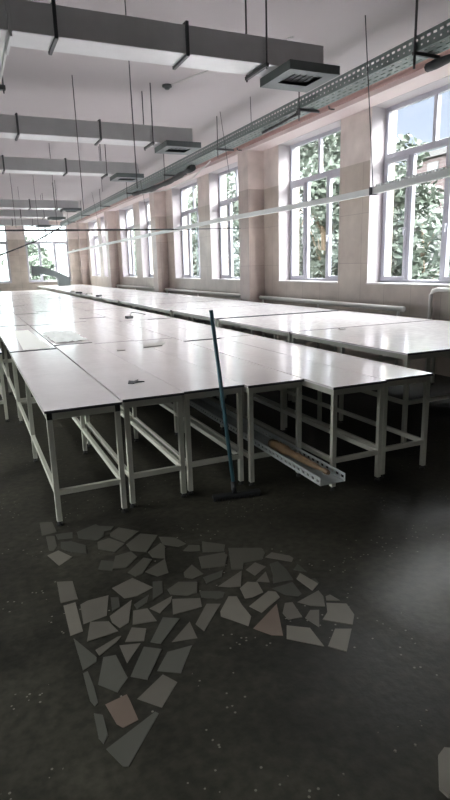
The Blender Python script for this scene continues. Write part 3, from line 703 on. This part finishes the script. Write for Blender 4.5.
m = MB(); Rs = random.Random(3)
for k, (c, poly) in enumerate(STONES[:-1]):
    m.cur = c; m.prism(poly, -.01, .0015 + Rs.uniform(0, .002))
cp = m.build('crazy_paving', [M['stone%d' % i] for i in range(6)])
tag(cp, 'patch of broken marble pieces set in the dark floor', 'paving')
tag(MB().prism(STONES[-1][1], -.01, .012).build('stone_slab', M['stone1']), 'pale stone slab set in the floor at the bottom right corner', 'slab')
# loose crumbs of rubble by the paving
rb = MB(); q = random.Random(8)
for i in range(150):
    x = q.uniform(-.1, 2.9); yy = q.uniform(1.1, 2.3); s_ = q.uniform(.002, .006)
    if yy > 1.35 and x < 2.15: continue
    rb.prism([(x + s_ * math.cos(t + q.uniform(-.4, .4)), yy + s_ * math.sin(t)) for t in (0, 1.4, 2.6, 3.9, 5.2)], 0, s_)
tag(rb.build('plaster_crumbs', M['stone1']), 'scattered pale plaster crumbs on the near floor', 'crumbs', None, 'stuff')

# ------------------------------------------------------------------ outside
struct(MB().box(-60, 120, -60, 140, -.9, -.6).build('ground', M['outside_ground']), 'yard ground outside the windows', 'ground')
def tree(x, yy, h, rad, z0, n, leaf, label, mat, seed):
    q = random.Random(seed); r = thing('leafy_tree', label, 'tree', (x, yy, -.6), 0, 'trees outside the windows')
    b_ = MB().tube([(0, 0, -.02), (.05, .03, h * .4), (-.04, .06, h * .8)], [.13, .09, .03], 8)
    for k in range(7):
        a = q.uniform(0, 6.28); zz = h * q.uniform(.2, .6); b_.tube([(0.03, .02, zz), (rad * .6 * math.cos(a), rad * .6 * math.sin(a), zz + h * .2)], [.04, .012], 6)
    b_.build('trunk', M['bark'], r, True)
    lm = MB()
    blobs = [(q.uniform(-.5, .5) * rad, q.uniform(-.75, .75) * rad, z0 + (h - z0) * q.random(), q.uniform(.35, .6) * rad) for _ in range(24)]
    for _ in range(n):
        bx0, by0, bz0, br0 = q.choice(blobs)
        d = Vector((q.gauss(0, 1), q.gauss(0, 1), q.gauss(0, 1))).normalized() * br0 * q.random() ** .4
        c = Vector((bx0, by0, max(.15, bz0))) + Vector((d.x, d.y, d.z * .8)); 
        if c.z < .1: c.z = q.uniform(.1, .5)
        u = Vector((q.gauss(0, 1), q.gauss(0, 1), q.gauss(0, .6))).normalized(); v = u.cross(Vector((q.gauss(0, 1), q.gauss(0, 1), q.gauss(0, 1)))).normalized()
        s_ = leaf * q.uniform(.6, 1.3)
        lm.quad([c - u * s_, c + v * s_ * .45 - u * s_ * .1, c + u * s_, c - v * s_ * .45 - u * s_ * .1])
    lm.build('foliage', mat, r)
TD = 'green leafy tree outside '
tree(9.6, 11.7, 4.7, 1.0, .2, 6000, .12, TD + 'the left half of the nearest right window', M['leaf_a'], 1)
tree(10.6, 9.5, 3.5, .8, .1, 4200, .12, TD + 'the right half of the nearest right window, low', M['leaf_b'], 2)
tree(9.5, 14.1, 6.8, 1.2, .2, 7500, .12, TD + 'the right part of the second window', M['leaf_b'], 3)
tree(10.7, 17.9, 6.8, 1.35, .2, 7500, .12, TD + 'the left part of the second window', M['leaf_a'], 4)
tree(10.5, 22.6, 5.6, 1.8, .2, 5000, .15, TD + 'the third window of right wall', M['leaf_b'], 5)
tree(10.5, 27.0, 5.2, 1.8, .2, 5000, .15, TD + 'the fourth window of right wall', M['leaf_b'], 6)
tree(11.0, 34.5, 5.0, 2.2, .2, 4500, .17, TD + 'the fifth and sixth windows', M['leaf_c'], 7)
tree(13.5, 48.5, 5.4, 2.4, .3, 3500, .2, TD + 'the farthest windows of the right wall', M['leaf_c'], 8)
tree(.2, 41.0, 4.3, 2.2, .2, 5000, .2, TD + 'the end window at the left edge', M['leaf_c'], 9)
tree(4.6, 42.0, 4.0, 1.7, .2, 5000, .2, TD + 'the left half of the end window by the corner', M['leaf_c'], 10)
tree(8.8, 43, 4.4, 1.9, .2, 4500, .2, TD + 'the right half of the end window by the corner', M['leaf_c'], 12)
tree(15.5, 16.5, 4.4, 1.9, .1, 4500, .17, 'dense green tree behind the one at the nearest right window', M['leaf_b'], 13)
tree(15.5, 23.5, 7.5, 2.2, .2, 5500, .17, 'tall dense green tree behind those at the second window', M['leaf_b'], 14)
bd = thing('brick_building', 'pinkish brick apartment block seen through the nearest window', 'building', (40, 34, -.6))
MB().box(0, 12, -16, 10.4, 0, 11.3).build('facade', M['facade'], bd)
MB().box(-.3, 12.3, -16.3, 10.7, 11.3, 11.8).build('cornice', M['pale_render'], bd)
for fl in range(4):
    for c in range(9):
        f = MB().box(-.05, .01, 7.2 - c * 2.6, 8.6 - c * 2.6, 1.2 + fl * 2.7, 2.8 + fl * 2.7).build('window', M['pale_render'], bd)
        MB().box(-.07, -.051, 7.3 - c * 2.6, 8.5 - c * 2.6, 1.3 + fl * 2.7, 2.7 + fl * 2.7).build('pane', M['galv_dark'], f)
hs = thing('low_building', 'pale low building behind the tree at the second window', 'building', (22, 29.5, -.6))
MB().box(0, 6, -2.2, 6, 0, 4.2).build('wall', M['pale_render'], hs); MB().box(-.3, 6.3, -2.5, 6.3, 4.2, 4.45).build('roof', M['galv'], hs)

# ------------------------------------------------------------------ daylight
wd = bpy.data.worlds.new('sky'); scene.world = wd; wd.use_nodes = True; nt = wd.node_tree; bg = nt.nodes['Background']
tc = nt.nodes.new('ShaderNodeTexCoord'); sx = nt.nodes.new('ShaderNodeSeparateXYZ'); nt.links.new(tc.outputs['Generated'], sx.inputs[0])
# dim bluish horizon; bright band above the view, shaped to light the room
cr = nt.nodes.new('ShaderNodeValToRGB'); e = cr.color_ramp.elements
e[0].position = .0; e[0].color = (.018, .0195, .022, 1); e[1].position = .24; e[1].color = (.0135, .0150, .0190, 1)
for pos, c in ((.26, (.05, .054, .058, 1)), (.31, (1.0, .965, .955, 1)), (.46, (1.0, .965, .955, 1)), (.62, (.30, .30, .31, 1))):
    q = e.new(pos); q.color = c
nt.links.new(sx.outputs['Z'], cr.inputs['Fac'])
hz = nt.nodes.new('ShaderNodeValToRGB'); e = hz.color_ramp.elements      # hazier and brighter towards the far end
e[0].position = .80; e[0].color = (0, 0, 0, 1); e[1].position = .96; e[1].color = (.060, .066, .064, 1)
nt.links.new(sx.outputs['Y'], hz.inputs['Fac'])
av = nt.nodes.new('ShaderNodeVectorMath'); av.operation = 'ADD'
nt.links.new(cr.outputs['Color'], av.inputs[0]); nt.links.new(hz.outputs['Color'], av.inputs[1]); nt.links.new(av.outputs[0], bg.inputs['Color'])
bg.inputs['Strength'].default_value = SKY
def portal(loc, rot, sx_, sy_):
    l = bpy.data.lights.new('window_portal', 'AREA'); l.shape = 'RECTANGLE'; l.size = sx_; l.size_y = sy_; l.cycles.is_portal = True
    o = bpy.data.objects.new('window_portal', l); COL.objects.link(o); o.location = loc; o.rotation_euler = rot
for a, b_ in openings: portal((6.69, (a + b_) / 2, (SILL + HEAD) / 2), (0, math.radians(90), 0), HEAD - SILL, b_ - a)
for a, b_ in bop: portal(((a + b_) / 2, BY + .45, 2.52), (math.radians(-90), 0, 0), b_ - a, 2.95)

for a, b_ in lop: portal((FX0 - .29, (a + b_) / 2, 2.65), (0, math.radians(-90), 0), 2.7, b_ - a)
for a, b_ in fop: portal(((a + b_) / 2, FY0 - .29, 2.6), (math.radians(90), 0, 0), b_ - a, 2.0)

# ------------------------------------------------------------------ camera
F, YAW, PITCH, ROLL, H = 562.409, .418833, .234719, -.0275749, 1.65
cy, sy, cp, sp = math.cos(YAW), math.sin(YAW), math.cos(PITCH), math.sin(PITCH)
fwd = Vector((sy * cp, cy * cp, -sp)); right = Vector((cy, -sy, 0)); up = right.cross(fwd)
r2 = math.cos(ROLL) * right + math.sin(ROLL) * up; u2 = math.cos(ROLL) * up - math.sin(ROLL) * right
cam = bpy.data.cameras.new('camera'); co = bpy.data.objects.new('camera', cam); COL.objects.link(co)
co.matrix_world = Matrix(((r2.x, u2.x, -fwd.x, 0), (r2.y, u2.y, -fwd.y, 0), (r2.z, u2.z, -fwd.z, H), (0, 0, 0, 1)))
cam.sensor_fit = 'VERTICAL'; cam.sensor_height = 36; cam.lens = F * 36 / 800; cam.clip_start = .05; cam.clip_end = 500
scene.camera = co
vs = scene.view_settings; vs.view_transform = 'Standard'; vs.look = 'None'; vs.exposure = EXPOSURE; vs.gamma = 1; vs.use_curve_mapping = False
scene.cycles.use_denoising = True
scene.cycles.max_bounces = 14; scene.cycles.diffuse_bounces = 8; scene.cycles.transparent_max_bounces = 16; scene.cycles.sample_clamp_indirect = 20
